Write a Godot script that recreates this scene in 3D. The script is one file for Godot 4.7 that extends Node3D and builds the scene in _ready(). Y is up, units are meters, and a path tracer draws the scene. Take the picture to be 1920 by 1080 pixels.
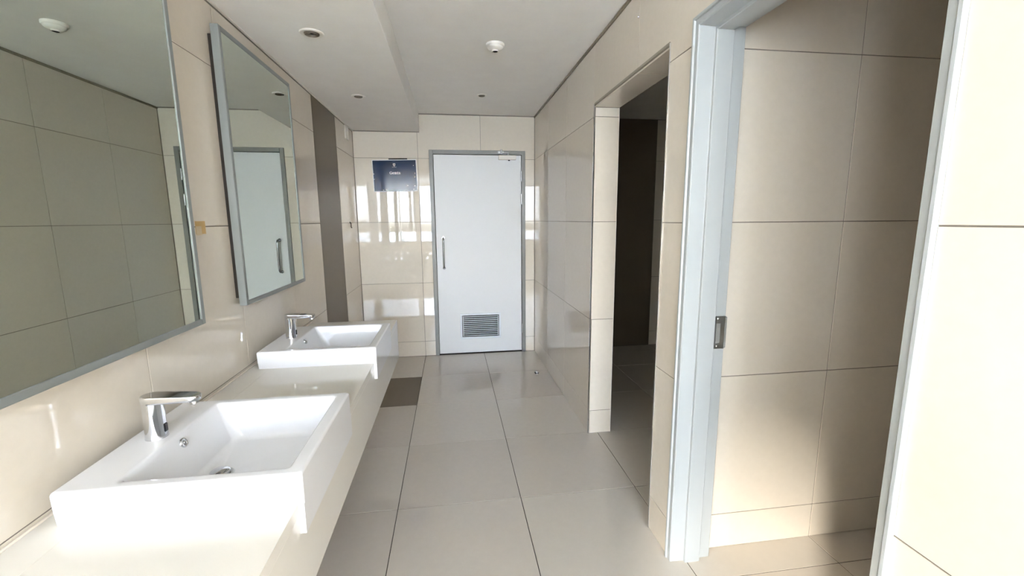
extends Node3D
# A tiled washroom: corridor along -Z, back wall at z = 0, y up, metres.

const XL := -0.5934       # face of the left wall
const XR := 1.1356        # face of the right wall
const HC := 2.37          # main ceiling
const HB := 2.205         # bulkhead soffit
const XB := 0.021         # free edge of the bulkhead
const ZE := 7.8           # window wall behind the camera
const SIDE_WINDOWS := [[5.38, 1.12, 6.00, 2.27], [6.45, 1.12, 7.60, 2.27]]   # z0, y0, z1, y1 in the left wall
const JOINT := 0.0032
const COUNTER_Y := 0.745

var M := {}
var names := {}
var rng := RandomNumberGenerator.new()

# ---------------------------------------------------------------- helpers
func numbered(called: String) -> String:
	var n: int = names.get(called, 0)
	names[called] = n + 1
	return called if n == 0 else "%s_%03d" % [called, n]

func new_st() -> SurfaceTool:
	var st := SurfaceTool.new()
	st.begin(Mesh.PRIMITIVE_TRIANGLES)
	return st

func tri(st: SurfaceTool, a: Vector3, b: Vector3, c: Vector3, n: Vector3) -> void:
	var g := (b - a).cross(c - a)
	var pts := [a, b, c] if g.dot(n) < 0.0 else [a, c, b]
	for q in pts:
		st.set_normal(n)
		st.add_vertex(q)

func poly(st: SurfaceTool, pts: Array, n: Vector3) -> void:
	for i in range(1, pts.size() - 1):
		tri(st, pts[0], pts[i], pts[i + 1], n)

# a box from lo to hi with its edges chamfered by c
func add_box(st: SurfaceTool, lo: Vector3, hi: Vector3, c := 0.0, xf := Transform3D.IDENTITY) -> void:
	var mid := (lo + hi) * 0.5
	var h := (hi - lo) * 0.5
	c = min(c, min(h.x, min(h.y, h.z)) * 0.9)
	var put := func(p: Vector3) -> Vector3: return xf * (mid + p)
	for ax in 3:
		var u := (ax + 1) % 3
		var w := (ax + 2) % 3
		for s in [-1.0, 1.0]:
			var pts := []
			for k in [[-1, -1], [1, -1], [1, 1], [-1, 1]]:
				var p := Vector3.ZERO
				p[ax] = s * h[ax]
				p[u] = k[0] * (h[u] - c)
				p[w] = k[1] * (h[w] - c)
				pts.append(put.call(p))
			var n := Vector3.ZERO
			n[ax] = s
			poly(st, pts, (xf.basis * n).normalized())
	if c <= 0.0:
		return
	for ax in 3:
		var u := (ax + 1) % 3
		var w := (ax + 2) % 3
		for su in [-1.0, 1.0]:
			for sw in [-1.0, 1.0]:
				var pts := []
				for k in [[-1, 0], [1, 0], [1, 1], [-1, 1]]:
					var p := Vector3.ZERO
					p[ax] = k[0] * (h[ax] - c)
					p[u] = su * (h[u] - (c if k[1] == 1 else 0.0))
					p[w] = sw * (h[w] - (0.0 if k[1] == 1 else c))
					pts.append(put.call(p))
				var n := Vector3.ZERO
				n[u] = su
				n[w] = sw
				poly(st, pts, (xf.basis * n).normalized())
	for sx in [-1.0, 1.0]:
		for sy in [-1.0, 1.0]:
			for sz in [-1.0, 1.0]:
				var s := Vector3(sx, sy, sz)
				var a := Vector3(s.x * h.x, s.y * (h.y - c), s.z * (h.z - c))
				var b := Vector3(s.x * (h.x - c), s.y * h.y, s.z * (h.z - c))
				var d := Vector3(s.x * (h.x - c), s.y * (h.y - c), s.z * h.z)
				tri(st, put.call(a), put.call(b), put.call(d), (xf.basis * s).normalized())

# smooth sheet through rows of points; rows may close on themselves
func add_grid(st: SurfaceTool, rows: Array, closed: bool, out_hint := Vector3.ZERO, flip := false) -> void:
	var R := rows.size()
	var C: int = rows[0].size()
	var nor := []
	for i in R:
		var line := []
		for j in C:
			var j0: int = (j - 1 + C) % C if closed else max(j - 1, 0)
			var j1: int = (j + 1) % C if closed else min(j + 1, C - 1)
			var du: Vector3 = rows[i][j1] - rows[i][j0]
			var dv: Vector3 = rows[min(i + 1, R - 1)][j] - rows[max(i - 1, 0)][j]
			var n := du.cross(dv)
			if n.length_squared() < 1e-18:
				n = out_hint if out_hint != Vector3.ZERO else Vector3.UP
			line.append(n.normalized() * (-1.0 if flip else 1.0))
		nor.append(line)
	for i in R - 1:
		for j in (C if closed else C - 1):
			var j1: int = (j + 1) % C
			var q := [[i, j], [i, j1], [i + 1, j1], [i + 1, j]]
			for t in [[0, 1, 2], [0, 2, 3]]:
				var a: Vector3 = rows[q[t[0]][0]][q[t[0]][1]]
				var b: Vector3 = rows[q[t[1]][0]][q[t[1]][1]]
				var c: Vector3 = rows[q[t[2]][0]][q[t[2]][1]]
				var g := (b - a).cross(c - a)
				if g.length_squared() < 1e-18:
					continue
				var order: Array = t.duplicate()
				if g.dot(nor[q[t[0]][0]][q[t[0]][1]] + nor[q[t[1]][0]][q[t[1]][1]] + nor[q[t[2]][0]][q[t[2]][1]]) > 0.0:
					order = [t[0], t[2], t[1]]
				for k in order:
					st.set_normal(nor[q[k][0]][q[k][1]])
					st.add_vertex(rows[q[k][0]][q[k][1]])

# profile of (radius, height) pairs turned about y, split where sharp corners repeat a point
func add_lathe(st: SurfaceTool, profile: Array, xf := Transform3D.IDENTITY, seg := 32) -> void:
	var run := []
	for k in profile.size():
		var p: Vector2 = profile[k]
		var ring := []
		for j in seg:
			var a := TAU * j / seg
			ring.append(xf * Vector3(cos(a) * p.x, p.y, sin(a) * p.x))
		if run.size() > 0 and profile[k] == profile[k - 1]:
			if run.size() > 1:
				add_grid(st, run, true, xf.basis.y, true)
			run = []
		run.append(ring)
	if run.size() > 1:
		add_grid(st, run, true, xf.basis.y, true)

func add_tube(st: SurfaceTool, path: Array, r: float, seg := 14) -> void:
	var rows := []
	var side := Vector3.ZERO
	for i in path.size():
		var d: Vector3 = (path[min(i + 1, path.size() - 1)] - path[max(i - 1, 0)]).normalized()
		if side == Vector3.ZERO:
			side = d.cross(Vector3.RIGHT if abs(d.x) < 0.8 else Vector3.UP).normalized()
		side = (side - d * side.dot(d)).normalized()
		var up := d.cross(side)
		var ring := []
		for j in seg:
			var a := TAU * j / seg
			ring.append(path[i] + (side * cos(a) + up * sin(a)) * r)
		rows.append(ring)
	add_grid(st, rows, true, Vector3.UP, true)
	for e in [0, path.size() - 1]:
		var dir: Vector3 = (path[0] - path[1]).normalized() if e == 0 else (path[e] - path[e - 1]).normalized()
		poly(st, rows[e], dir)

# flat profile (2D points) swept from t0 to t1; put maps (point, t) to space
func add_sweep(st: SurfaceTool, pts: PackedVector2Array, put: Callable, t0: float, t1: float) -> void:
	var mid := Vector2.ZERO
	for p in pts:
		mid += p
	mid /= pts.size()
	var ccw := not Geometry2D.is_polygon_clockwise(pts)
	for i in pts.size():
		var a := pts[i]
		var b := pts[(i + 1) % pts.size()]
		var n2 := Vector2((b - a).y, -(b - a).x).normalized() * (1.0 if ccw else -1.0)
		var n: Vector3 = (put.call(a + n2, t0) - put.call(a, t0)).normalized()
		poly(st, [put.call(a, t0), put.call(b, t0), put.call(b, t1), put.call(a, t1)], n)
	var idx := Geometry2D.triangulate_polygon(pts)
	for e in [[t0, t1], [t1, t0]]:
		var n: Vector3 = (put.call(mid, e[0]) - put.call(mid, e[1])).normalized()
		for i in range(0, idx.size(), 3):
			tri(st, put.call(pts[idx[i]], e[0]), put.call(pts[idx[i + 1]], e[0]), put.call(pts[idx[i + 2]], e[0]), n)

func build(called: String, st: SurfaceTool, mat: Material, parent: Node = self) -> MeshInstance3D:
	var o := MeshInstance3D.new()
	o.name = numbered(called) if parent == self else called
	o.mesh = st.commit()
	o.material_override = mat
	o.cast_shadow = GeometryInstance3D.SHADOW_CASTING_SETTING_ON
	parent.add_child(o, true)
	return o

func box_part(called: String, lo: Vector3, hi: Vector3, mat: Material, parent: Node = self, c := 0.0) -> MeshInstance3D:
	var st := new_st()
	add_box(st, lo, hi, c)
	return build(called, st, mat, parent)

func thing(called: String, label: String, category: String, at := Vector3.ZERO, group := "") -> Node3D:
	var o := Node3D.new()
	o.name = numbered(called)
	add_child(o)
	o.position = at
	tag(o, label, category, group)
	return o

func tag(o: Node, label: String, category: String, group := "") -> void:
	o.set_meta("label", label)
	o.set_meta("category", category)
	if group != "":
		o.set_meta("group", group)

func structure(o: Node, label: String, category: String) -> Node:
	tag(o, label, category)
	o.set_meta("kind", "structure")
	return o

func struct_node(called: String, label: String, category: String, at := Vector3.ZERO) -> Node3D:
	var o := Node3D.new()
	o.name = numbered(called)
	add_child(o)
	o.position = at
	structure(o, label, category)
	return o

# ---------------------------------------------------------------- materials
func mat(color: Color, rough := 0.5, metal := 0.0, spec := 0.5) -> StandardMaterial3D:
	var m := StandardMaterial3D.new()
	m.albedo_color = color
	m.roughness = rough
	m.metallic = metal
	m.metallic_specular = spec
	return m

func noise_tex(size: int, freq: float, lo: Color, hi: Color, sd: int, oct := 4) -> NoiseTexture2D:
	var n := FastNoiseLite.new()
	n.seed = sd
	n.frequency = freq
	n.fractal_octaves = oct
	var g := Gradient.new()
	g.set_color(0, lo)
	g.set_color(1, hi)
	var t := NoiseTexture2D.new()
	t.width = size
	t.height = size
	t.seamless = true
	t.noise = n
	t.color_ramp = g
	return t

func grainy(m: StandardMaterial3D, t: Texture2D, repeat: float) -> StandardMaterial3D:
	m.albedo_texture = t
	m.uv1_triplanar = true
	m.uv1_world_triplanar = true
	m.uv1_scale = Vector3.ONE * repeat
	return m

func make_materials() -> void:
	var speckle := noise_tex(512, 0.03, Color(0.985, 0.985, 0.983), Color(1, 1, 1), 11, 5)
	var cloudy := noise_tex(512, 0.012, Color(0.985, 0.984, 0.982), Color(1, 1, 1), 23, 5)
	M.tile = []
	for c in [Color("dfd5c5"), Color("ddd3c3"), Color("e0d7c8")]:
		M.tile.append(grainy(mat(c, 0.02, 0.0, 0.53), speckle, 1.7))
	M.floor_tile = []
	for c in [Color("c8bfb2"), Color("c5bcaf"), Color("cac2b5")]:
		M.floor_tile.append(grainy(mat(c, 0.02, 0.0, 0.60), speckle, 1.3))
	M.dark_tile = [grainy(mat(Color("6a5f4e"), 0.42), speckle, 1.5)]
	M.grout = mat(Color("827a6e"), 0.9)
	M.floor_grout = mat(Color("332c25"), 0.9)
	M.plaster = grainy(mat(Color("f8f5ef"), 0.85), cloudy, 0.8)
	M.beige_paint = mat(Color("ddd2c0"), 0.5)
	M.ceramic = mat(Color("e4e4e6"), 0.05)
	M.counter = mat(Color("e3dfd6"), 0.08)
	M.chrome = mat(Color("dfe2e6"), 0.06, 1.0)
	M.steel = mat(Color("b9bbbb"), 0.28, 1.0)
	M.black_glass = mat(Color("101014"), 0.06)
	M.mirror = mat(Color("d3dbd2"), 0.0, 1.0)
	M.alu = mat(Color("858a88"), 0.4, 0.2)
	M.dark_board = mat(Color("2a2520"), 0.8)
	M.door_white = mat(Color("e3e4e4"), 0.42)
	M.frame_grey = mat(Color("84847f"), 0.35)
	M.jamb_grey = mat(Color("aaaead"), 0.3)
	M.white_plastic = mat(Color("efeae0"), 0.4)
	M.vent_white = mat(Color("e6eaef"), 0.35)
	M.void_black = mat(Color("15161a"), 0.9)
	M.navy = mat(Color("0d2c50"), 0.12)
	M.paper = mat(Color("eef0f0"), 0.35)
	M.tape_black = mat(Color("0c0c0e"), 0.9)
	M.tape_yellow = mat(Color("cfb079"), 0.6)
	M.tape_pale = mat(Color("d9c9aa"), 0.6)
	M.sealant = mat(Color("e9dfd0"), 0.5)
	M.window_frame = mat(Color("d8d9d8"), 0.35)
	M.ground = grainy(mat(Color("e4e2dd"), 0.9), cloudy, 0.3)
	var g := mat(Color(0.93, 0.97, 0.97, 0.06), 0.0)
	g.transparency = BaseMaterial3D.TRANSPARENCY_ALPHA
	M.glass = g
	M.shaded_lens = mat(Color("6f675b"), 0.2, 0.3)  # brown carries the shade inside the downlight recess
	M.underside_shade = mat(Color("5d5347"), 0.8)  # dark brown picked to deepen the shade under the counter
	M.bead = mat(Color("8f8674"), 0.5)
	M.pull = mat(Color("8d8f91"), 0.16, 1.0)

# ---------------------------------------------------------------- tiles
# Lay tiles on a plane. axis: 0 = plane of constant x (u = z, v = y), 2 = constant z (u = x, v = y), 1 = constant y (u = x, v = z).
func place(axis: int, val: float, u: float, v: float) -> Vector3:
	if axis == 0:
		return Vector3(val, v, u)
	if axis == 1:
		return Vector3(u, val, v)
	return Vector3(u, v, val)

func cut(r: Array, hole: Array) -> Array:
	# rectangle [u0, v0, u1, v1] minus a hole, as rectangles
	if hole[0] >= r[2] or hole[2] <= r[0] or hole[1] >= r[3] or hole[3] <= r[1]:
		return [r]
	var out := []
	if hole[0] > r[0]:
		out.append([r[0], r[1], hole[0], r[3]])
	if hole[2] < r[2]:
		out.append([hole[2], r[1], r[2], r[3]])
	var a: float = max(r[0], hole[0])
	var b: float = min(r[2], hole[2])
	if hole[1] > r[1]:
		out.append([a, r[1], b, hole[1]])
	if hole[3] < r[3]:
		out.append([a, hole[3], b, r[3]])
	return out

func tiles(parent: Node, axis: int, val: float, side: float, us: Array, vs: Array, holes: Array, pick: Callable, called := "tile", thick := 0.008) -> void:
	var cache := {}
	for i in us.size() - 1:
		for j in vs.size() - 1:
			var h := JOINT * 0.5
			var rects := [[us[i] + h, vs[j] + h, us[i + 1] - h, vs[j + 1] - h]]
			for hole in holes:
				var next := []
				for r in rects:
					next.append_array(cut(r, hole))
				rects = next
			rects = rects.filter(func(r): return r[2] - r[0] > 0.004 and r[3] - r[1] > 0.004)
			if rects.is_empty():
				continue
			var uc: float = (us[i] + us[i + 1]) * 0.5
			var vc: float = (vs[j] + vs[j + 1]) * 0.5
			var o := MeshInstance3D.new()
			o.name = called
			var key := ""
			for r in rects:
				key += "%.4f,%.4f,%.4f,%.4f;" % [r[0] - uc, r[1] - vc, r[2] - uc, r[3] - vc]
			if not cache.has(key):
				var st := new_st()
				for r in rects:
					var a := place(axis, 0.0, r[0] - uc, r[1] - vc)
					var b := place(axis, -side * thick, r[2] - uc, r[3] - vc)
					var lo := Vector3(min(a.x, b.x), min(a.y, b.y), min(a.z, b.z))
					var hi := Vector3(max(a.x, b.x), max(a.y, b.y), max(a.z, b.z))
					add_box(st, lo, hi, 0.0007 if rects.size() == 1 else 0.0)
				cache[key] = st.commit()
			o.mesh = cache[key]
			var choice: Array = pick.call(uc, vc)
			o.material_override = choice[rng.randi() % choice.size()]
			parent.add_child(o, true)
			o.position = place(axis, val, uc, vc)

func z_lines(a: float, b: float) -> Array:
	var out := [a]
	var k := -2
	while 0.607 + 0.6 * k < b - 0.01:
		if 0.607 + 0.6 * k > a + 0.01:
			out.append(0.607 + 0.6 * k)
		k += 1
	out.append(b)
	return out

func x_lines(a: float, b: float) -> Array:
	var out := [a]
	var k := -2
	while 0.6 * k < b - 0.01:
		if 0.6 * k > a + 0.01:
			out.append(0.6 * k)
		k += 1
	out.append(b)
	return out

func y_lines(b: float) -> Array:
	var out := [0.0]
	for k in 5:
		var y := 0.1543 + 0.6019 * k
		if y < b - 0.01:
			out.append(y)
	out.append(b)
	return out

# ---------------------------------------------------------------- scene
func _ready() -> void:
	rng.seed = 7
	make_materials()

	# camera
	var cam := Camera3D.new()
	cam.name = "camera"
	cam.transform = Transform3D(Basis(
		Vector3(0.9902541, -0.0076816, 0.1390605),
		Vector3(0.0292752, 0.9876506, -0.1539129),
		Vector3(-0.1361609, 0.1564839, 0.9782500)), Vector3(0.29272, 1.37450, 4.35301))
	cam.fov = rad_to_deg(2.0 * atan(540.0 / 809.11))
	cam.near = 0.03
	cam.far = 200.0
	add_child(cam)
	cam.current = true

	# sky, sun, exposure
	var sky_mat := ProceduralSkyMaterial.new()
	sky_mat.sky_top_color = Color(0.73, 0.81, 0.92)
	sky_mat.sky_horizon_color = Color(0.94, 0.95, 0.965)
	sky_mat.ground_horizon_color = Color(0.80, 0.78, 0.74)
	sky_mat.ground_bottom_color = Color(0.55, 0.52, 0.48)
	sky_mat.sky_energy_multiplier = 3.7
	sky_mat.ground_energy_multiplier = 2.0
	var sky := Sky.new()
	sky.sky_material = sky_mat
	var env := Environment.new()
	env.background_mode = Environment.BG_SKY
	env.sky = sky
	env.tonemap_mode = Environment.TONE_MAPPER_LINEAR
	env.tonemap_exposure = 2.95
	env.sdfgi_enabled = true
	env.ssao_enabled = true
	env.ssil_enabled = true
	var we := WorldEnvironment.new()
	we.name = "environment"
	we.environment = env
	add_child(we)
	var sun := DirectionalLight3D.new()
	sun.name = "sun"
	sun.light_color = Color(1.0, 0.97, 0.93)
	sun.light_energy = 5.2
	sun.light_angular_distance = 13.0
	sun.shadow_enabled = true
	add_child(sun)
	sun.look_at_from_position(Vector3(0.4, 3.0, 10.0), Vector3(0.4, 3.0, 10.0) + Vector3(1.0, -0.75, -1.3))

	build_shell()
	build_windows()
	build_back_door()
	build_doorway_frame()
	build_opening_trims()
	build_counter()
	var b1 := build_basin("white semi-recessed ceramic basin under the large plain mirror, with its drain showing", 3.178)
	var b2 := build_basin("white semi-recessed ceramic basin at the far end of the counter, nearer the dark tile strip", 2.2)
	build_faucet("chrome sensor faucet standing on the basin under the large plain mirror", 3.178)
	build_faucet("chrome sensor faucet standing on the basin nearer the dark tile strip", 2.2)
	build_mirror("framed wall mirror showing the tiled right wall, above the basin with visible drain", 2.797, 3.53, 1.036, 2.105, -0.5405, 0.0)
	build_mirror("framed wall mirror showing the white door, above the basin near the dark tile strip", 1.748, 2.478, 1.034, 2.105, -0.5480, 0.0)
	build_ceiling_fittings()
	build_sign()
	build_small_things()

func build_shell() -> void:
	# floor
	var floor_n := struct_node("floor", "polished beige porcelain tile floor with dark joints", "floor")
	box_part("screed", Vector3(-0.75, -0.12, -0.25), Vector3(3.1, -0.0022, ZE + 0.2), M.floor_grout, floor_n)
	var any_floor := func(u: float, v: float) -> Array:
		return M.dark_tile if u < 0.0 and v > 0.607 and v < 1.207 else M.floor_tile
	tiles(floor_n, 1, 0.0, 1.0, x_lines(XL + 0.002, 2.9), z_lines(0.002, ZE), [], any_floor, "floor_tile")

	var beige := func(_u: float, _v: float) -> Array: return M.tile
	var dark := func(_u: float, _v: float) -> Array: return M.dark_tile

	# left wall with its dark strip
	var wl := struct_node("wall_left", "glossy beige tiled wall behind the basins with one dark brown vertical strip", "wall")
	var sl := new_st()
	var zs := -0.25
	for w in SIDE_WINDOWS:
		add_box(sl, Vector3(-0.78, 0.0, zs), Vector3(XL - 0.002, 2.5, w[0]))
		add_box(sl, Vector3(-0.78, 0.0, w[0]), Vector3(XL - 0.002, w[1], w[2]))
		add_box(sl, Vector3(-0.78, w[3], w[0]), Vector3(XL - 0.002, 2.5, w[2]))
		zs = w[2]
	add_box(sl, Vector3(-0.78, 0.0, zs), Vector3(XL - 0.002, 2.5, ZE + 0.2))
	build("backing", sl, M.grout, wl)
	tiles(wl, 0, XL, 1.0, z_lines(0.0, 0.607), y_lines(HB - 0.012), [], beige)
	tiles(wl, 0, XL, 1.0, [0.607, 1.207], [0.0, HB - 0.012], [], dark, "dark_strip_tile")
	tiles(wl, 0, XL, 1.0, z_lines(1.207, 4.207), y_lines(HB - 0.012), [], beige)
	tiles(wl, 0, XL, 1.0, z_lines(4.207, ZE), y_lines(HC - 0.014), SIDE_WINDOWS, beige)

	# back wall round the door
	var wb := struct_node("wall_back", "glossy beige tiled end wall around the white louvred door", "wall")
	var sb := new_st()
	add_box(sb, Vector3(XL - 0.003, 0.0, -0.14), Vector3(0.11, 2.5, -0.002))
	add_box(sb, Vector3(1.032, 0.0, -0.14), Vector3(1.285, 2.5, -0.002))
	add_box(sb, Vector3(0.11, 2.032, -0.14), Vector3(1.032, 2.5, -0.002))
	add_box(sb, Vector3(XL - 0.003, 0.0, -0.25), Vector3(1.285, 2.5, -0.14))
	build("backing", sb, M.grout, wb)
	tiles(wb, 2, 0.0, 1.0, x_lines(XL + 0.003, XR - 0.003), y_lines(HC - 0.008), [[0.106, 0.0, 1.037, 2.037], [-1.0, HB - 0.008, XB, 3.0]], beige)

	# right wall with the passage opening and the cubicle doorway
	var wr := struct_node("wall_right", "glossy beige tiled wall with a square opening and a framed doorway", "wall")
	var sr := new_st()
	var xa := XR + 0.002
	var xb := 1.283
	add_box(sr, Vector3(xa, 0, -0.002), Vector3(xb, 2.5, 1.823))
	add_box(sr, Vector3(xa, 2.02, 1.823), Vector3(xb, 2.5, 2.702))
	add_box(sr, Vector3(xa, 0, 2.702), Vector3(xb, 2.5, 2.875))
	add_box(sr, Vector3(xa, 2.035, 2.875), Vector3(xb, 2.5, 3.695))
	add_box(sr, Vector3(xa, 0, 3.695), Vector3(xb, 2.5, ZE + 0.2))
	build("backing", sr, M.grout, wr)
	tiles(wr, 0, XR, -1.0, z_lines(0.003, ZE), y_lines(HC - 0.016), [[1.825, 0, 2.70, 2.03], [2.868, 0, 3.702, 2.042]], beige)
	tiles(wr, 2, 1.825, 1.0, [XR + 0.001, 1.285], y_lines(2.012), [], beige, "reveal_tile")
	tiles(wr, 2, 2.70, -1.0, [XR + 0.001, 1.285], y_lines(2.012), [], beige, "reveal_tile")
	tiles(wr, 1, 2.012, -1.0, [XR + 0.001, 1.285], [1.825, 2.407, 2.70], [], beige, "soffit_tile")

	# passage behind the opening
	var wp := struct_node("wall_passage", "passage wall with a dark brown panel seen through the square opening", "wall")
	var sp := new_st()
	add_box(sp, Vector3(1.285, 0, -0.25), Vector3(3.1, 2.5, -0.002))
	add_box(sp, Vector3(2.9, 0, -0.002), Vector3(3.1, 2.5, ZE + 0.2))
	build("backing", sp, M.grout, wp)
	tiles(wp, 2, 0.0, 1.0, [1.285, 2.412], [0.0, HC - 0.004], [], dark, "dark_panel")  # one dark brown panel over most of this wall
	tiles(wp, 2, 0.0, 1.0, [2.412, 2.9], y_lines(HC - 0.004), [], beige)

	var lp := new_st()  # unseen pale boards added to bounce light into the passage
	add_box(lp, Vector3(1.283, 0, 0.0), Vector3(1.286, HC, 1.823))
	add_box(lp, Vector3(2.896, 0, 0.0), Vector3(2.9, HC, 2.70))
	add_box(lp, Vector3(1.286, 0, 2.698), Vector3(2.896, HC, 2.702))
	build("bounce_lining", lp, M.plaster, wp)

	# wall between passage and cubicle
	var wc := struct_node("wall_cubicle", "beige tiled side wall inside the cubicle beyond the grey door frame", "wall")
	var sc := new_st()
	add_box(sc, Vector3(1.283, 0, 2.702), Vector3(2.9, 2.5, 2.855))
	add_box(sc, Vector3(1.283, 0, 4.3), Vector3(2.9, 2.5, 4.45))
	build("backing", sc, M.grout, wc)
	tiles(wc, 2, 2.857, 1.0, x_lines(1.283, 2.9), y_lines(HC - 0.004), [], beige)
	var lc := new_st()  # unseen pale boards added to brighten the cubicle
	add_box(lc, Vector3(1.283, 0, 3.705), Vector3(1.286, HC, 4.3))
	add_box(lc, Vector3(1.286, 0, 4.296), Vector3(2.88, HC, 4.3))
	build("bounce_lining", lc, M.plaster, wc)
	tiles(wc, 0, 2.898, -1.0, z_lines(2.86, 4.3), y_lines(HC - 0.004), [], beige)

	# ceiling and bulkhead
	var ce := box_part("ceiling", Vector3(-0.78, HC, -0.25), Vector3(3.1, 2.55, ZE + 0.2), M.plaster)
	structure(ce, "smooth off-white plaster ceiling", "ceiling")
	var bu := box_part("ceiling_bulkhead", Vector3(XL, HB, 0.0), Vector3(XB, HC + 0.001, 4.2), M.plaster, self, 0.002)
	structure(bu, "lower off-white ceiling bulkhead above the basins", "ceiling")

	# shadow-gap beads where walls meet ceilings
	var t1 := box_part("trim_1", Vector3(XL - 0.001, HB - 0.0065, 0.002), Vector3(XL + 0.011, HB - 0.0005, 4.19), M.white_plastic, self, 0.001)
	structure(t1, "thin white bead along the bulkhead edge above the mirrors", "trim")
	var t2 := box_part("trim_2", Vector3(XR - 0.010, HC - 0.0155, 0.002), Vector3(XR + 0.001, HC - 0.0035, ZE - 0.02), M.bead, self, 0.001)
	structure(t2, "thin grey bead between the right wall and the ceiling", "trim")

func build_windows() -> void:
	var w := struct_node("wall_front", "beige painted wall around the wide window behind the viewer", "wall")
	var x0 := -0.56
	var x1 := 1.10
	var y0 := 0.77
	var y1 := 2.33
	var st := new_st()
	add_box(st, Vector3(XL, 0, ZE), Vector3(x0, HC, ZE + 0.2))
	add_box(st, Vector3(x1, 0, ZE), Vector3(2.9, HC, ZE + 0.2))
	add_box(st, Vector3(x0, 0, ZE), Vector3(x1, y0, ZE + 0.2))
	add_box(st, Vector3(x0, y1, ZE), Vector3(x1, HC, ZE + 0.2))
	build("masonry", st, M.beige_paint, w)
	window_unit("window_1", "wide three-light window in the wall behind the viewer", Vector3((x0 + x1) * 0.5, y0, ZE + 0.1), 0.0, x1 - x0, y1 - y0, 3)
	var w2: Array = SIDE_WINDOWS[0]
	var w3: Array = SIDE_WINDOWS[1]
	window_unit("window_2", "small high window in the left wall past the counter", Vector3(XL - 0.1, w2[1], (w2[0] + w2[2]) * 0.5), PI / 2, w2[2] - w2[0], w2[3] - w2[1], 1)
	window_unit("window_3", "added unseen three-light window in the left wall near its end", Vector3(XL - 0.1, w3[1], (w3[0] + w3[2]) * 0.5), PI / 2, w3[2] - w3[0], w3[3] - w3[1], 3)  # added side window, lights the cubicle more than the near wall
	var ea := box_part("added_eave", Vector3(-2.05, 2.55, -0.25), Vector3(-0.78, 2.68, ZE + 0.9), M.plaster)  # unseen overhang added to trim sun and sky at the side windows
	structure(ea, "added unseen eave outside the left wall, cutting sun and sky", "roof")
	var gs := new_st()
	add_box(gs, Vector3(-30, -0.5, ZE + 0.25), Vector3(30, -0.3, 60))
	add_box(gs, Vector3(-30, -0.5, -20), Vector3(-0.85, -0.3, ZE + 0.25))
	structure(build("ground", gs, M.ground), "pale paved ground outside the windows", "ground")

func window_unit(called: String, label: String, at: Vector3, turn: float, w: float, h: float, lights: int) -> void:
	var win := struct_node(called, label, "window", at)
	win.rotation.y = turn
	var f := 0.04
	var x0 := -w * 0.5
	var x1 := w * 0.5
	var fs := new_st()
	add_box(fs, Vector3(x0, 0, -0.03), Vector3(x1, f, 0.03), 0.003)
	add_box(fs, Vector3(x0, h - f, -0.03), Vector3(x1, h, 0.03), 0.003)
	add_box(fs, Vector3(x0, f, -0.03), Vector3(x0 + f, h - f, 0.03), 0.003)
	add_box(fs, Vector3(x1 - f, f, -0.03), Vector3(x1, h - f, 0.03), 0.003)
	build("window_frame", fs, M.window_frame, win)
	var step := w / lights
	for k in lights - 1:
		var xm := x0 + step * (k + 1)
		box_part("mullion", Vector3(xm - 0.02, f, -0.025), Vector3(xm + 0.02, h - f, 0.025), M.window_frame, win, 0.003)
	for k in lights:
		box_part("pane", Vector3(x0 + step * k + 0.03, f, -0.003), Vector3(x0 + step * (k + 1) - 0.03, h - f, 0.003), M.glass, win)

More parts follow.
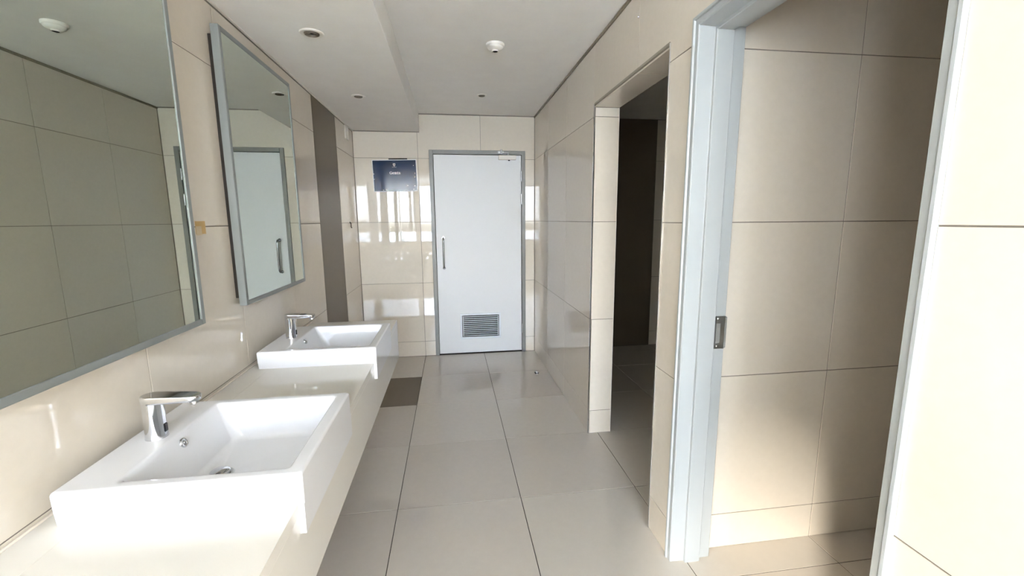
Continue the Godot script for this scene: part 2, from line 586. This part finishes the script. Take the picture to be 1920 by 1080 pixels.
func build_back_door() -> void:
	var d := struct_node("door_1", "white flush door with louvred vent, pull handle and overhead closer", "door", Vector3(0.57, 0, 0))
	var ox := -0.57
	# frame
	for s in [0, 1]:
		var a := 0.104 if s == 0 else 1.001
		var st := new_st()
		add_box(st, Vector3(a + ox, 0, -0.10), Vector3(a + 0.037 + ox, 2.04, 0.013), 0.003)
		build("jamb", st, M.frame_grey, d)
	box_part("frame_head", Vector3(0.141 + ox, 2.001, -0.10), Vector3(1.001 + ox, 2.04, 0.013), M.frame_grey, d, 0.003)
	# leaf
	var leaf := box_part("leaf", Vector3(0.1445 + ox, 0.012, -0.045), Vector3(0.9975 + ox, 1.9975, 0.0), M.door_white, d, 0.002)
	box_part("gap_shade_strip", Vector3(0.141 + ox, 0.0005, -0.06), Vector3(1.001 + ox, 0.004, -0.05), M.void_black, d)  # black strip standing in for the shade below the leaf
	# louvre
	var v := Node3D.new()
	v.name = "vent"
	d.add_child(v)
	var x0 := 0.360 + ox
	var x1 := 0.778 + ox
	var y0 := 0.161
	var y1 := 0.427
	box_part("vent_back", Vector3(x0 + 0.01, y0 + 0.01, 0.0005), Vector3(x1 - 0.01, y1 - 0.01, 0.0015), M.void_black, v)
	for r in [[x0, y0, x1, y0 + 0.02], [x0, y1 - 0.02, x1, y1], [x0, y0 + 0.02, x0 + 0.02, y1 - 0.02], [x1 - 0.02, y0 + 0.02, x1, y1 - 0.02]]:
		box_part("vent_rim", Vector3(r[0], r[1], 0.0), Vector3(r[2], r[3], 0.010), M.vent_white, v, 0.0025)
	for r in [[x0 + 0.026, y0 + 0.026, x0 + 0.034, y1 - 0.026], [x1 - 0.034, y0 + 0.026, x1 - 0.026, y1 - 0.026]]:
		box_part("vent_inner_rim", Vector3(r[0], r[1], 0.0015), Vector3(r[2], r[3], 0.012), M.vent_white, v, 0.001)
	var n := 11
	for k in n:
		var yy := y0 + 0.034 + (y1 - y0 - 0.068) * k / (n - 1)
		var st := new_st()
		var xf := Transform3D(Basis(Vector3.RIGHT, deg_to_rad(38)), Vector3(0, yy, 0.0085))
		add_box(st, Vector3(x0 + 0.034, -0.0062, -0.0010), Vector3(x1 - 0.034, 0.0062, 0.0010), 0.0, xf)
		build("slat", st, M.vent_white, v)
	# pull handle
	var h := new_st()
	var hx := 0.215 + ox
	var path := []
	for k in 9:
		var a := PI * 0.5 * k / 8
		path.append(Vector3(hx, 0.90 + 0.03 * (1.0 - cos(a)), 0.03 + 0.03 * sin(a)))
	path.push_front(Vector3(hx, 0.90, 0.0))
	var upper := []
	for p in path:
		upper.push_front(Vector3(p.x, 2.101 - p.y, p.z))
	path.append_array(upper)
	add_tube(h, path, 0.0095)
	var hd := build("handle", h, M.pull, d)
	for yy in [0.90, 1.201]:
		var st := new_st()
		add_lathe(st, [Vector2(0.0, 0.004), Vector2(0.014, 0.004), Vector2(0.014, 0.004), Vector2(0.015, 0.0)], Transform3D(Basis(Vector3.RIGHT, PI / 2), Vector3(hx, yy, 0)), 20)
		build("handle_rose", st, M.pull, hd)
	# closer
	var c := box_part("closer", Vector3(0.772 + ox, 1.952, 0.0), Vector3(0.946 + ox, 1.994, 0.045), M.white_plastic, d, 0.004)
	var ar := new_st()
	add_tube(ar, [Vector3(0.868 + ox, 1.99, 0.024), Vector3(0.868 + ox, 2.012, 0.024)], 0.011, 12)
	add_box(ar, Vector3(0.795 + ox, 2.012, 0.018), Vector3(0.875 + ox, 2.019, 0.034), 0.002)
	add_tube(ar, [Vector3(0.801 + ox, 2.008, 0.026), Vector3(0.801 + ox, 2.05, 0.026)], 0.009, 12)
	add_box(ar, Vector3(0.765 + ox, 2.012, 0.012), Vector3(0.825 + ox, 2.034, 0.022), 0.002)
	build("closer_arm", ar, M.steel, c)
	var kn := new_st()
	add_tube(kn, [Vector3(0.876 + ox, 1.953, 0.022), Vector3(0.876 + ox, 1.944, 0.022)], 0.009, 12)
	build("closer_valve", kn, M.tape_black, c)
	# hinges
	for yy in [1.80, 1.575, 0.25]:
		var st := new_st()
		add_tube(st, [Vector3(0.9995 + ox, yy - 0.05, 0.006), Vector3(0.9995 + ox, yy + 0.05, 0.006)], 0.006, 12)
		build("hinge", st, M.steel, d)

# pressed steel frame of the cubicle doorway
func build_doorway_frame() -> void:
	var d := struct_node("door_2", "light grey pressed steel door frame of the cubicle doorway", "door", Vector3(1.2, 0, 3.285))
	var o := Vector3(1.2, 0, 3.285)
	var zf := 2.868     # outer line at the far side
	var zn := 3.702     # outer line at the near side
	var yt := 2.042     # outer line at the top
	# profile: (x, distance inwards from the outer line)
	var prof := PackedVector2Array([
		Vector2(1.139, 0.0), Vector2(1.126, 0.0), Vector2(1.1245, 0.0015), Vector2(1.1245, 0.0085), Vector2(1.126, 0.010), Vector2(1.131, 0.0115), Vector2(1.131, 0.0290), Vector2(1.1345, 0.0325),
		Vector2(1.1870, 0.0350), Vector2(1.1885, 0.0360), Vector2(1.1885, 0.0455), Vector2(1.1905, 0.0475), Vector2(1.2500, 0.0475), Vector2(1.2520, 0.0455), Vector2(1.2520, 0.0300),
		Vector2(1.3020, 0.0300), Vector2(1.3040, 0.0280), Vector2(1.3040, -0.0100), Vector2(1.2860, -0.0100), Vector2(1.2860, 0.0070), Vector2(1.139, 0.0070)])
	# mitred: each leg runs to the corner along its own inset
	var far_st := new_st()
	var near_st := new_st()
	var head_st := new_st()
	var ccw := not Geometry2D.is_polygon_clockwise(prof)
	for i in prof.size():
		var a := prof[i]
		var b := prof[(i + 1) % prof.size()]
		var n2 := Vector2((b - a).y, -(b - a).x).normalized() * (1.0 if ccw else -1.0)
		poly(far_st, [Vector3(a.x, 0, zf + a.y) - o, Vector3(b.x, 0, zf + b.y) - o, Vector3(b.x, yt - b.y, zf + b.y) - o, Vector3(a.x, yt - a.y, zf + a.y) - o], Vector3(n2.x, 0, n2.y))
		poly(near_st, [Vector3(a.x, 0, zn - a.y) - o, Vector3(b.x, 0, zn - b.y) - o, Vector3(b.x, yt - b.y, zn - b.y) - o, Vector3(a.x, yt - a.y, zn - a.y) - o], Vector3(n2.x, 0, -n2.y))
		poly(head_st, [Vector3(a.x, yt - a.y, zf + a.y) - o, Vector3(b.x, yt - b.y, zf + b.y) - o, Vector3(b.x, yt - b.y, zn - b.y) - o, Vector3(a.x, yt - a.y, zn - a.y) - o], Vector3(n2.x, -n2.y, 0))
	var far_j := build("jamb", far_st, M.jamb_grey, d)
	build("jamb", near_st, M.jamb_grey, d)
	build("frame_head", head_st, M.jamb_grey, d)
	# the leaf stands open against the inside of the cubicle
	var lf := box_part("leaf", Vector3(1.312, 0.010, 3.672) - o, Vector3(2.085, 1.995, 3.712) - o, M.door_white, d, 0.002)
	for yy in [0.25, 1.0, 1.75]:
		var hs := new_st()
		add_tube(hs, [Vector3(1.307, yy - 0.05, 3.676) - o, Vector3(1.307, yy + 0.05, 3.676) - o], 0.006, 12)
		build("hinge", hs, M.steel, lf)
	# strike plate on the far jamb
	var zs := zf + 0.0300
	var sp := box_part("strike_plate", Vector3(1.262, 0.886, zs) - o, Vector3(1.305, 1.012, zs + 0.0022) - o, M.steel, far_j, 0.0008)
	sp.set_meta("label", "brushed steel strike plate")
	box_part("latch_slot", Vector3(1.266, 0.908, zs + 0.0022) - o, Vector3(1.283, 0.985, zs + 0.0040) - o, M.frame_grey, far_j, 0.001)
	box_part("plate_lip", Vector3(1.3005, 0.890, zs + 0.001) - o, Vector3(1.3075, 1.008, zs + 0.0045) - o, M.frame_grey, far_j, 0.001)
	for yy in [0.896, 1.002]:
		var st := new_st()
		add_lathe(st, [Vector2(0.0, 0.0016), Vector2(0.003, 0.0014), Vector2(0.0045, 0.0)], Transform3D(Basis(Vector3.RIGHT, PI / 2), Vector3(1.274, yy, zs + 0.0022) - o), 14)
		build("screw", st, M.chrome, far_j)

func build_opening_trims() -> void:
	var t := 3
	var data := [
		[Vector3(XR - 0.004, 0, 1.817), Vector3(XR + 0.004, 2.03, 1.8275), "polished steel edge strip on the far side of the square opening"],
		[Vector3(XR - 0.004, 0, 2.6975), Vector3(XR + 0.004, 2.03, 2.704), "polished steel edge strip on the square opening's side toward the grey frame"],
		[Vector3(XR - 0.004, 2.022, 1.8275), Vector3(XR + 0.004, 2.034, 2.6975), "brownish grey edge strip along the head of the square opening"]]
	for e in data:
		var o := box_part("trim_%d" % t, e[0], e[1], M.bead if t == 5 else M.chrome, self, 0.0015)
		structure(o, e[2], "trim")
		t += 1

func build_counter() -> void:
	var c := thing("vanity_counter", "long white stone washbasin counter with a deep front apron along the left wall", "counter", Vector3(-0.33, COUNTER_Y, 2.8))
	var o := c.position
	var za := 1.57
	var zb := 4.19
	var xf := -0.067
	# top slab with two open-fronted cut-outs for the basins
	var st := new_st()
	var y0 := COUNTER_Y - 0.03
	add_box(st, Vector3(XL + 0.002, y0, za) - o, Vector3(-0.50, COUNTER_Y, zb) - o, 0.001)
	var edges := [za, 2.2 - 0.215, 2.2 + 0.215, 3.178 - 0.215, 3.178 + 0.215, zb]
	for k in [0, 2, 4]:
		add_box(st, Vector3(-0.50, y0, edges[k]) - o, Vector3(xf, COUNTER_Y, edges[k + 1]) - o, 0.0)
	build("worktop", st, M.counter, c)
	var ap := new_st()
	add_box(ap, Vector3(xf - 0.022, 0.495, za) - o, Vector3(xf, y0, zb) - o, 0.001)
	build("apron", ap, M.counter, c)
	box_part("end_panel", Vector3(XL + 0.002, 0.495, za) - o, Vector3(xf - 0.022, y0, za + 0.022) - o, M.counter, c)
	box_part("underside", Vector3(XL + 0.002, 0.495, za + 0.022) - o, Vector3(xf - 0.022, 0.513, zb) - o, M.underside_shade, c)  # darkened board, so the floor beneath gets less bounce
	box_part("sealant_bead", Vector3(XL + 0.001, COUNTER_Y - 0.001, za) - o, Vector3(XL + 0.008, COUNTER_Y + 0.005, zb) - o, M.sealant, c, 0.002)

func rounded_rect(x0: float, x1: float, z0: float, z1: float, r: float, y: float, per := 6) -> Array:
	var out := []
	var cs := [Vector2(x1 - r, z1 - r), Vector2(x0 + r, z1 - r), Vector2(x0 + r, z0 + r), Vector2(x1 - r, z0 + r)]
	for q in 4:
		for k in per + 1:
			var a := PI * 0.5 * (q + float(k) / per)
			out.append(Vector3(cs[q].x + cos(a) * r, y, cs[q].y + sin(a) * r))
	return out

func build_basin(label: String, zc: float) -> Node3D:
	var b := thing("washbasin", label, "washbasin", Vector3(-0.30, COUNTER_Y, zc), "washbasins on the counter")
	var X0 := -0.552 + 0.30
	var X1 := -0.053 + 0.30
	var W := 0.2325
	var T := 0.075
	var rows := []
	rows.append(rounded_rect(X0 + 0.004, X1, -W, W, 0.006, 0.0))
	rows.append(rounded_rect(X0 + 0.001, X1, -W, W, 0.006, 0.03))
	rows.append(rounded_rect(X0, X1, -W, W, 0.006, T - 0.007))
	for k in range(1, 6):
		var a := PI * 0.5 * k / 5
		var i := 0.007 * (1.0 - cos(a))
		rows.append(rounded_rect(X0 + i, X1 - i, -W + i, W - i, 0.007, T - 0.007 + 0.007 * sin(a)))
	var bx0 := -0.436 + 0.30
	var bx1 := -0.088 + 0.30
	var bw := 0.204
	rows.append(rounded_rect(bx0 - 0.010, bx1 + 0.008, -bw - 0.008, bw + 0.008, 0.014, T))
	rows.append(rounded_rect(bx0 - 0.004, bx1 + 0.003, -bw - 0.003, bw + 0.003, 0.014, T - 0.0006))
	rows.append(rounded_rect(bx0, bx1, -bw, bw, 0.014, T - 0.003))
	rows.append(rounded_rect(bx0 + 0.004, bx1 - 0.002, -bw + 0.002, bw - 0.002, 0.016, T - 0.012))
	# walls fall to the floor of the bowl
	for k in range(1, 7):
		var f := k / 6.0
		rows.append(rounded_rect(lerp(bx0 + 0.004, -0.392 + 0.30, f), lerp(bx1 - 0.002, bx1 - 0.012, f), -lerp(bw - 0.002, bw - 0.016, f), lerp(bw - 0.002, bw - 0.016, f), lerp(0.016, 0.03, f), lerp(T - 0.012, -0.020, f)))
	for k in range(1, 6):
		var a := PI * 0.5 * k / 5
		var i := 0.018 * (1.0 - cos(a))
		rows.append(rounded_rect(-0.392 + 0.30 + i, bx1 - 0.012 - i, -bw + 0.016 + i, bw - 0.016 - i, 0.03, -0.020 - 0.018 * sin(a)))
	var dc := Vector2(-0.345 + 0.30, 0.0)
	var rim: Array = rows[rows.size() - 1]
	for f in [0.4, 0.75]:
		var ring := []
		for p in rim:
			var q: Vector3 = p
			var target := Vector3(dc.x, 0, dc.y) + (Vector3(q.x, 0, q.z) - Vector3(dc.x, 0, dc.y)).normalized() * 0.03
			var m := q.lerp(Vector3(target.x, q.y, target.z), f)
			ring.append(Vector3(m.x, -0.038 - 0.006 * f, m.z))
		rows.append(ring)
	var last := []
	for p in rim:
		var dvec := (Vector3(p.x, 0, p.z) - Vector3(dc.x, 0, dc.y)).normalized()
		last.append(Vector3(dc.x, -0.046, dc.y) + dvec * 0.03)
	rows.append(last)
	var st := new_st()
	add_grid(st, rows, true, Vector3.UP, true)
	# front skirt that hangs over the counter edge
	add_box(st, Vector3(-0.0665 + 0.30, -0.073, -W), Vector3(X1, 0.0, W))
	build("bowl", st, M.ceramic, b)
	# drain
	var dr := new_st()
	add_lathe(dr, [Vector2(0.0, 0.0035), Vector2(0.012, 0.0032), Vector2(0.022, 0.002), Vector2(0.0245, 0.0), Vector2(0.0245, 0.0), Vector2(0.0245, -0.006)], Transform3D(Basis.IDENTITY, Vector3(dc.x, -0.036, dc.y)), 32)
	var drain := build("drain", dr, M.chrome, b)
	var rg := new_st()
	add_lathe(rg, [Vector2(0.0245, -0.009), Vector2(0.030, -0.0065), Vector2(0.034, -0.0085), Vector2(0.0345, -0.0105)], Transform3D(Basis.IDENTITY, Vector3(dc.x, -0.036, dc.y)), 32)
	build("drain_ring", rg, M.steel, drain)
	# overflow in the sloping back face
	var n := Vector3(0.083, 0.036, 0).normalized()
	var side := Vector3(0, 0, 1)
	var up := n.cross(side)
	var of := new_st()
	var at := Vector3(-0.4235 + 0.30, 0.053, 0.0)
	var ox := Transform3D(Basis(side, n, up), at)
	add_lathe(of, [Vector2(0.0065, 0.0005), Vector2(0.0075, 0.0025), Vector2(0.011, 0.003), Vector2(0.0125, 0.002), Vector2(0.013, -0.002)], ox, 28)
	var ov := build("overflow_ring", of, M.chrome, b)
	var hole := new_st()
	add_lathe(hole, [Vector2(0.0, 0.0012), Vector2(0.0068, 0.0010)], ox, 20)
	build("overflow_hole", hole, M.frame_grey, ov)
	var pin := new_st()
	add_lathe(pin, [Vector2(0.0, 0.0035), Vector2(0.0022, 0.003), Vector2(0.0030, 0.001)], ox, 14)
	build("overflow_pin", pin, M.chrome, ov)
	return b

func build_faucet(label: String, zc: float) -> void:
	var f := thing("faucet", label, "faucet", Vector3(-0.485, 0.82, zc), "sensor faucets on the basins")
	# round column
	var st := new_st()
	add_lathe(st, [Vector2(0.0255, 0.0), Vector2(0.0255, 0.0015), Vector2(0.0250, 0.003), Vector2(0.0240, 0.02), Vector2(0.0236, 0.06), Vector2(0.0240, 0.1125)], Transform3D.IDENTITY, 36)
	build("column", st, M.chrome, f)
	# flat spout: rounded tongue, thin at the tip
	var rows := []
	var outline := []
	var L := 0.116
	var seg := 14
	for k in seg + 1:
		var a := PI * 0.5 + PI * k / seg
		outline.append(Vector2(cos(a) * 0.0245, sin(a) * 0.0245))
	for k in seg + 1:
		var a := -PI * 0.5 + PI * k / seg
		outline.append(Vector2(L - 0.021 + cos(a) * 0.021, sin(a) * 0.0205))
	var y_top := func(x: float) -> float: return 0.1155 - 0.055 * max(x, 0.0) * 0.9
	var y_bot := func(x: float) -> float: return 0.0925 if x < 0.0 else lerp(0.0925, 0.0975, smoothstep(0.0, 0.085, x)) - 0.055 * 0.9 * max(x, 0.0) + 0.0035
	for spec in [[0.80, -1.0], [0.97, 0.0], [1.0, 0.25], [1.0, 0.8], [0.985, 0.97], [0.95, 1.0]]:
		var ring := []
		for p in outline:
			var c := Vector2(0.045, 0.0)
			var q: Vector2 = c + (p - c) * spec[0]
			q.y = p.y * spec[0]
			var lo: float = y_bot.call(q.x)
			var hi: float = y_top.call(q.x)
			var t: float = max(spec[1], 0.0)
			ring.append(Vector3(q.x, lerp(lo, hi, t), q.y))
		rows.append(ring)
	var sp := new_st()
	add_grid(sp, rows, true, Vector3.UP, false)
	poly_up(sp, rows[rows.size() - 1], Vector3(0.049, 1, 0).normalized())
	poly_up(sp, rows[0], Vector3.DOWN)
	build("spout", sp, M.chrome, f)
	var ae := new_st()
	add_tube(ae, [Vector3(0.098, 0.0965, 0), Vector3(0.1005, 0.0865, 0)], 0.0105, 18)
	build("aerator", ae, M.steel, f)
	# sensor window low on the front of the column
	var se := new_st()
	add_box(se, Vector3(0.0222, 0.014, -0.006), Vector3(0.0262, 0.037, 0.006), 0.0018)
	var s := build("sensor_window", se, M.black_glass, f)
	s.set_meta("label", "small black sensor window")

func poly_up(st: SurfaceTool, pts: Array, n: Vector3) -> void:
	var mid := Vector3.ZERO
	for p in pts:
		mid += p
	mid /= pts.size()
	for i in pts.size():
		tri(st, mid, pts[i], pts[(i + 1) % pts.size()], n)

func build_mirror(label: String, z0: float, z1: float, y0: float, y1: float, x: float, turn: float) -> void:
	var zc := (z0 + z1) * 0.5
	var yc := (y0 + y1) * 0.5
	var m := thing("wall_mirror", label, "mirror", Vector3(x, yc, zc), "framed mirrors above the basins")
	m.rotation.y = turn
	var hz := (z1 - z0) * 0.5
	var hy := (y1 - y0) * 0.5
	var w := 0.019
	box_part("glass", Vector3(-0.006, -hy + w - 0.004, -hz + w - 0.004), Vector3(0.0, hy - w + 0.004, hz - w + 0.004), M.mirror, m)
	for s in [-1, 1]:
		var za: float = -hz if s < 0 else hz - w
		box_part("frame_stile", Vector3(-0.026, -hy, za), Vector3(0.003, hy, za + w), M.alu, m, 0.0015)
		var ya: float = -hy if s < 0 else hy - w
		box_part("frame_rail", Vector3(-0.026, ya, -hz + w), Vector3(0.003, ya + w, hz - w), M.alu, m, 0.0015)
	var wall := XL - x
	box_part("backing_board", Vector3(wall + 0.0005, -hy + 0.03, -hz + 0.018), Vector3(-0.0065, hy - 0.03, hz - 0.018), M.dark_board, m)

func downlight(label: String, at: Vector3, r: float, group: String) -> void:
	var d := thing("downlight", label, "downlight", at, group)
	var rim := new_st()
	add_lathe(rim, [Vector2(r, 0.0), Vector2(r * 0.98, -0.003), Vector2(r * 0.88, -0.005), Vector2(r * 0.70, -0.0055), Vector2(r * 0.66, -0.004), Vector2(r * 0.62, -0.0005)], Transform3D.IDENTITY, 40)
	build("rim", rim, M.white_plastic, d)
	var gim := new_st()
	add_lathe(gim, [Vector2(r * 0.62, -0.0015), Vector2(r * 0.60, -0.0075), Vector2(r * 0.54, -0.009), Vector2(r * 0.50, -0.0075), Vector2(r * 0.48, -0.001)], Transform3D(Basis(Vector3.RIGHT, 0.06), Vector3.ZERO), 36)
	build("shaded_gimbal", gim, M.shaded_lens, d)  # dark ring stands in for the shaded inside of the recess
	var le := new_st()
	add_lathe(le, [Vector2(r * 0.49, -0.0008), Vector2(r * 0.30, -0.0022), Vector2(0.0, -0.0028)], Transform3D.IDENTITY, 28)
	build("shaded_lens", le, M.shaded_lens, d)

func build_ceiling_fittings() -> void:
	downlight("unlit round downlight in the bulkhead, above the mirror showing the white door", Vector3(-0.298, HB, 2.166), 0.052, "downlights in the ceiling")
	downlight("unlit round downlight in the bulkhead, level with the dark tile strip", Vector3(-0.298, HB, 1.166), 0.045, "downlights in the ceiling")
	downlight("unlit round downlight in the higher ceiling in front of the white door", Vector3(0.571, HC, 0.666), 0.042, "downlights in the ceiling")
	var s := thing("smoke_detector", "white dome smoke detector on the higher ceiling", "detector", Vector3(0.575, HC, 1.70))
	var st := new_st()
	add_lathe(st, [Vector2(0.053, 0.0), Vector2(0.053, -0.010), Vector2(0.050, -0.014), Vector2(0.046, -0.015), Vector2(0.046, -0.015), Vector2(0.044, -0.022), Vector2(0.034, -0.029), Vector2(0.023, -0.033), Vector2(0.020, -0.033)], Transform3D.IDENTITY, 40)
	build("housing", st, M.white_plastic, s)
	var no := new_st()
	add_lathe(no, [Vector2(0.020, -0.030), Vector2(0.020, -0.039), Vector2(0.017, -0.041), Vector2(0.015, -0.040)], Transform3D.IDENTITY, 28)
	build("nose_ring", no, M.white_plastic, s)
	var ho := new_st()
	add_lathe(ho, [Vector2(0.016, -0.0385), Vector2(0.0, -0.0385)], Transform3D.IDENTITY, 24)
	build("sensor_mesh", ho, M.dark_board, s)

func build_sign() -> void:
	var s := thing("wall_sign", "blue laminated sign lettered Gents beside the white door", "sign", Vector3(-0.219, 1.797, 0.0012))
	s.rotation.z = 0.022
	var w := 0.207
	var h := 0.149
	box_part("laminate", Vector3(-w, -h, 0.0), Vector3(w, h, 0.0016), M.paper, s, 0.0004)
	box_part("print", Vector3(-w + 0.006, -h + 0.008, 0.0016), Vector3(w - 0.008, h - 0.007, 0.0022), M.navy, s)
	var font := SystemFont.new()
	font.font_names = PackedStringArray(["Droid Serif"])
	font.font_weight = 700
	var tm := TextMesh.new()
	tm.text = "Gents"
	tm.font = font
	tm.font_size = 48
	tm.pixel_size = 0.00075
	tm.depth = 0.0006
	var t := MeshInstance3D.new()
	t.name = "lettering"
	t.mesh = tm
	t.material_override = M.paper
	t.position = Vector3(-0.001, 0.026, 0.0026)
	s.add_child(t, true)
	# shield emblem with a lighter-than-print crest and a dark device in it
	var em := new_st()
	var sh := PackedVector2Array()
	for p in [Vector2(-0.011, 0.013), Vector2(0.011, 0.013), Vector2(0.011, -0.001), Vector2(0.0085, -0.008), Vector2(0.0045, -0.0125), Vector2(0.0, -0.015), Vector2(-0.0045, -0.0125), Vector2(-0.0085, -0.008), Vector2(-0.011, -0.001)]:
		sh.append(p)
	var put := func(p: Vector2, tt: float) -> Vector3: return Vector3(p.x - 0.003, p.y + 0.101, tt)
	add_sweep(em, sh, put, 0.0022, 0.0028)
	var e := build("emblem", em, M.paper, s)
	var dv := new_st()
	var inner := PackedVector2Array([Vector2(-0.004, 0.005), Vector2(0.004, 0.005), Vector2(0.004, -0.004), Vector2(0.0, -0.007), Vector2(-0.004, -0.004)])
	add_sweep(dv, inner, put, 0.0028, 0.0031)
	build("emblem_device", dv, M.navy, e)
	var cap := new_st()
	for k in 9:
		var x := -0.0235 + 0.0046 * k
		add_box(cap, Vector3(x, 0.0775 + (0.001 if k % 3 == 1 else 0.0), 0.0022), Vector3(x + 0.0032, 0.0815 + (0.0012 if k == 0 else 0.0), 0.0026))
	build("caption", cap, M.paper, s)
	box_part("corner_mark", Vector3(0.106, -0.098, 0.0022), Vector3(0.118, -0.090, 0.0026), M.paper, s)
	# torn white flecks along the edges of the print
	for q in [[-0.197, 0.018, 0.010, 0.010], [-0.196, -0.030, 0.012, 0.006], [0.176, 0.092, 0.009, 0.009], [0.186, 0.020, 0.012, 0.012], [0.182, -0.014, 0.014, 0.012], [-0.118, -0.132, 0.020, 0.010], [-0.092, -0.128, 0.014, 0.014], [0.168, -0.128, 0.018, 0.014], [0.178, -0.098, 0.010, 0.016]]:
		var st := new_st()
		var pts := PackedVector2Array()
		for k in 7:
			var a := TAU * k / 7
			var rr := rng.randf_range(0.45, 1.0)
			pts.append(Vector2(cos(a) * q[2] * 0.55 * rr, sin(a) * q[3] * 0.55 * rr))
		var px: float = q[0]
		var py: float = q[1]
		add_sweep(st, pts, func(p: Vector2, tt: float) -> Vector3: return Vector3(p.x + px, p.y + py, tt), 0.0022, 0.0025)
		build("torn_fleck", st, M.paper, s)
	box_part("tape_strip", Vector3(-0.052, h - 0.001, 0.0), Vector3(0.122, h + 0.011, 0.0012), M.tape_black, s)

func build_small_things() -> void:
	# sensor plate high on the left wall
	var p := thing("sensor_plate", "small white plate high on the left wall beside the dark strip", "sensor", Vector3(XL, 2.137, 0.245))
	box_part("body", Vector3(0.0002, -0.057, -0.055), Vector3(0.011, 0.057, 0.055), M.white_plastic, p, 0.003)
	box_part("face", Vector3(0.011, -0.046, -0.044), Vector3(0.013, 0.046, 0.044), M.white_plastic, p, 0.001)
	# hook
	var hk := thing("wall_hook", "small dark hook on the left wall between the dark strip and the corner", "hook", Vector3(XL, 1.36, 0.318))
	var st := new_st()
	add_tube(st, [Vector3(0.0, 0.0, 0), Vector3(0.006, 0.0, 0), Vector3(0.009, -0.005, 0), Vector3(0.009, -0.040, 0), Vector3(0.012, -0.046, 0), Vector3(0.017, -0.043, 0)], 0.0035, 10)
	build("shank", st, M.dark_board, hk)
	var rs := new_st()
	add_lathe(rs, [Vector2(0.0, 0.004), Vector2(0.008, 0.003), Vector2(0.009, 0.0)], Transform3D(Basis(Vector3(0, 1, 0), Vector3(1, 0, 0), Vector3(0, 0, -1)), Vector3.ZERO), 16)
	build("rose", rs, M.dark_board, hk)
	# doorstop on the floor
	var ds := thing("door_stop", "small chrome half-dome door stop on the floor by the right wall", "door stop", Vector3(1.022, 0.0, 0.69))
	var dm := new_st()
	add_lathe(dm, [Vector2(0.018, 0.0), Vector2(0.018, 0.006), Vector2(0.016, 0.016), Vector2(0.010, 0.023), Vector2(0.0, 0.025)], Transform3D.IDENTITY, 24)
	build("dome", dm, M.chrome, ds)
	var bf := new_st()
	add_lathe(bf, [Vector2(0.0195, 0.006), Vector2(0.0205, 0.009), Vector2(0.0195, 0.013), Vector2(0.017, 0.013)], Transform3D.IDENTITY, 24)
	build("rubber_ring", bf, M.tape_black, ds)
	# screw plug high on the right wall
	var sc := thing("wall_screw", "small shiny screw head high on the right wall above the square opening", "screw", Vector3(XR, 2.247, 2.398))
	var sm := new_st()
	add_lathe(sm, [Vector2(0.0, 0.006), Vector2(0.003, 0.0055), Vector2(0.0045, 0.003), Vector2(0.0045, 0.0)], Transform3D(Basis(Vector3(0, 1, 0), Vector3(-1, 0, 0), Vector3(0, 0, 1)), Vector3.ZERO), 16)
	build("head", sm, M.chrome, sc)
	# old tape on the left wall between the mirrors
	var ty := thing("tape_residue", "yellowed tape remnant on the tiles between the two mirrors", "tape", Vector3(XL, 1.356, 2.658))
	box_part("patch", Vector3(0.0, -0.024, -0.033), Vector3(0.0006, 0.022, 0.030), M.tape_yellow, ty)
	box_part("curl", Vector3(0.0006, -0.028, -0.006), Vector3(0.0011, 0.004, 0.028), M.tape_pale, ty)
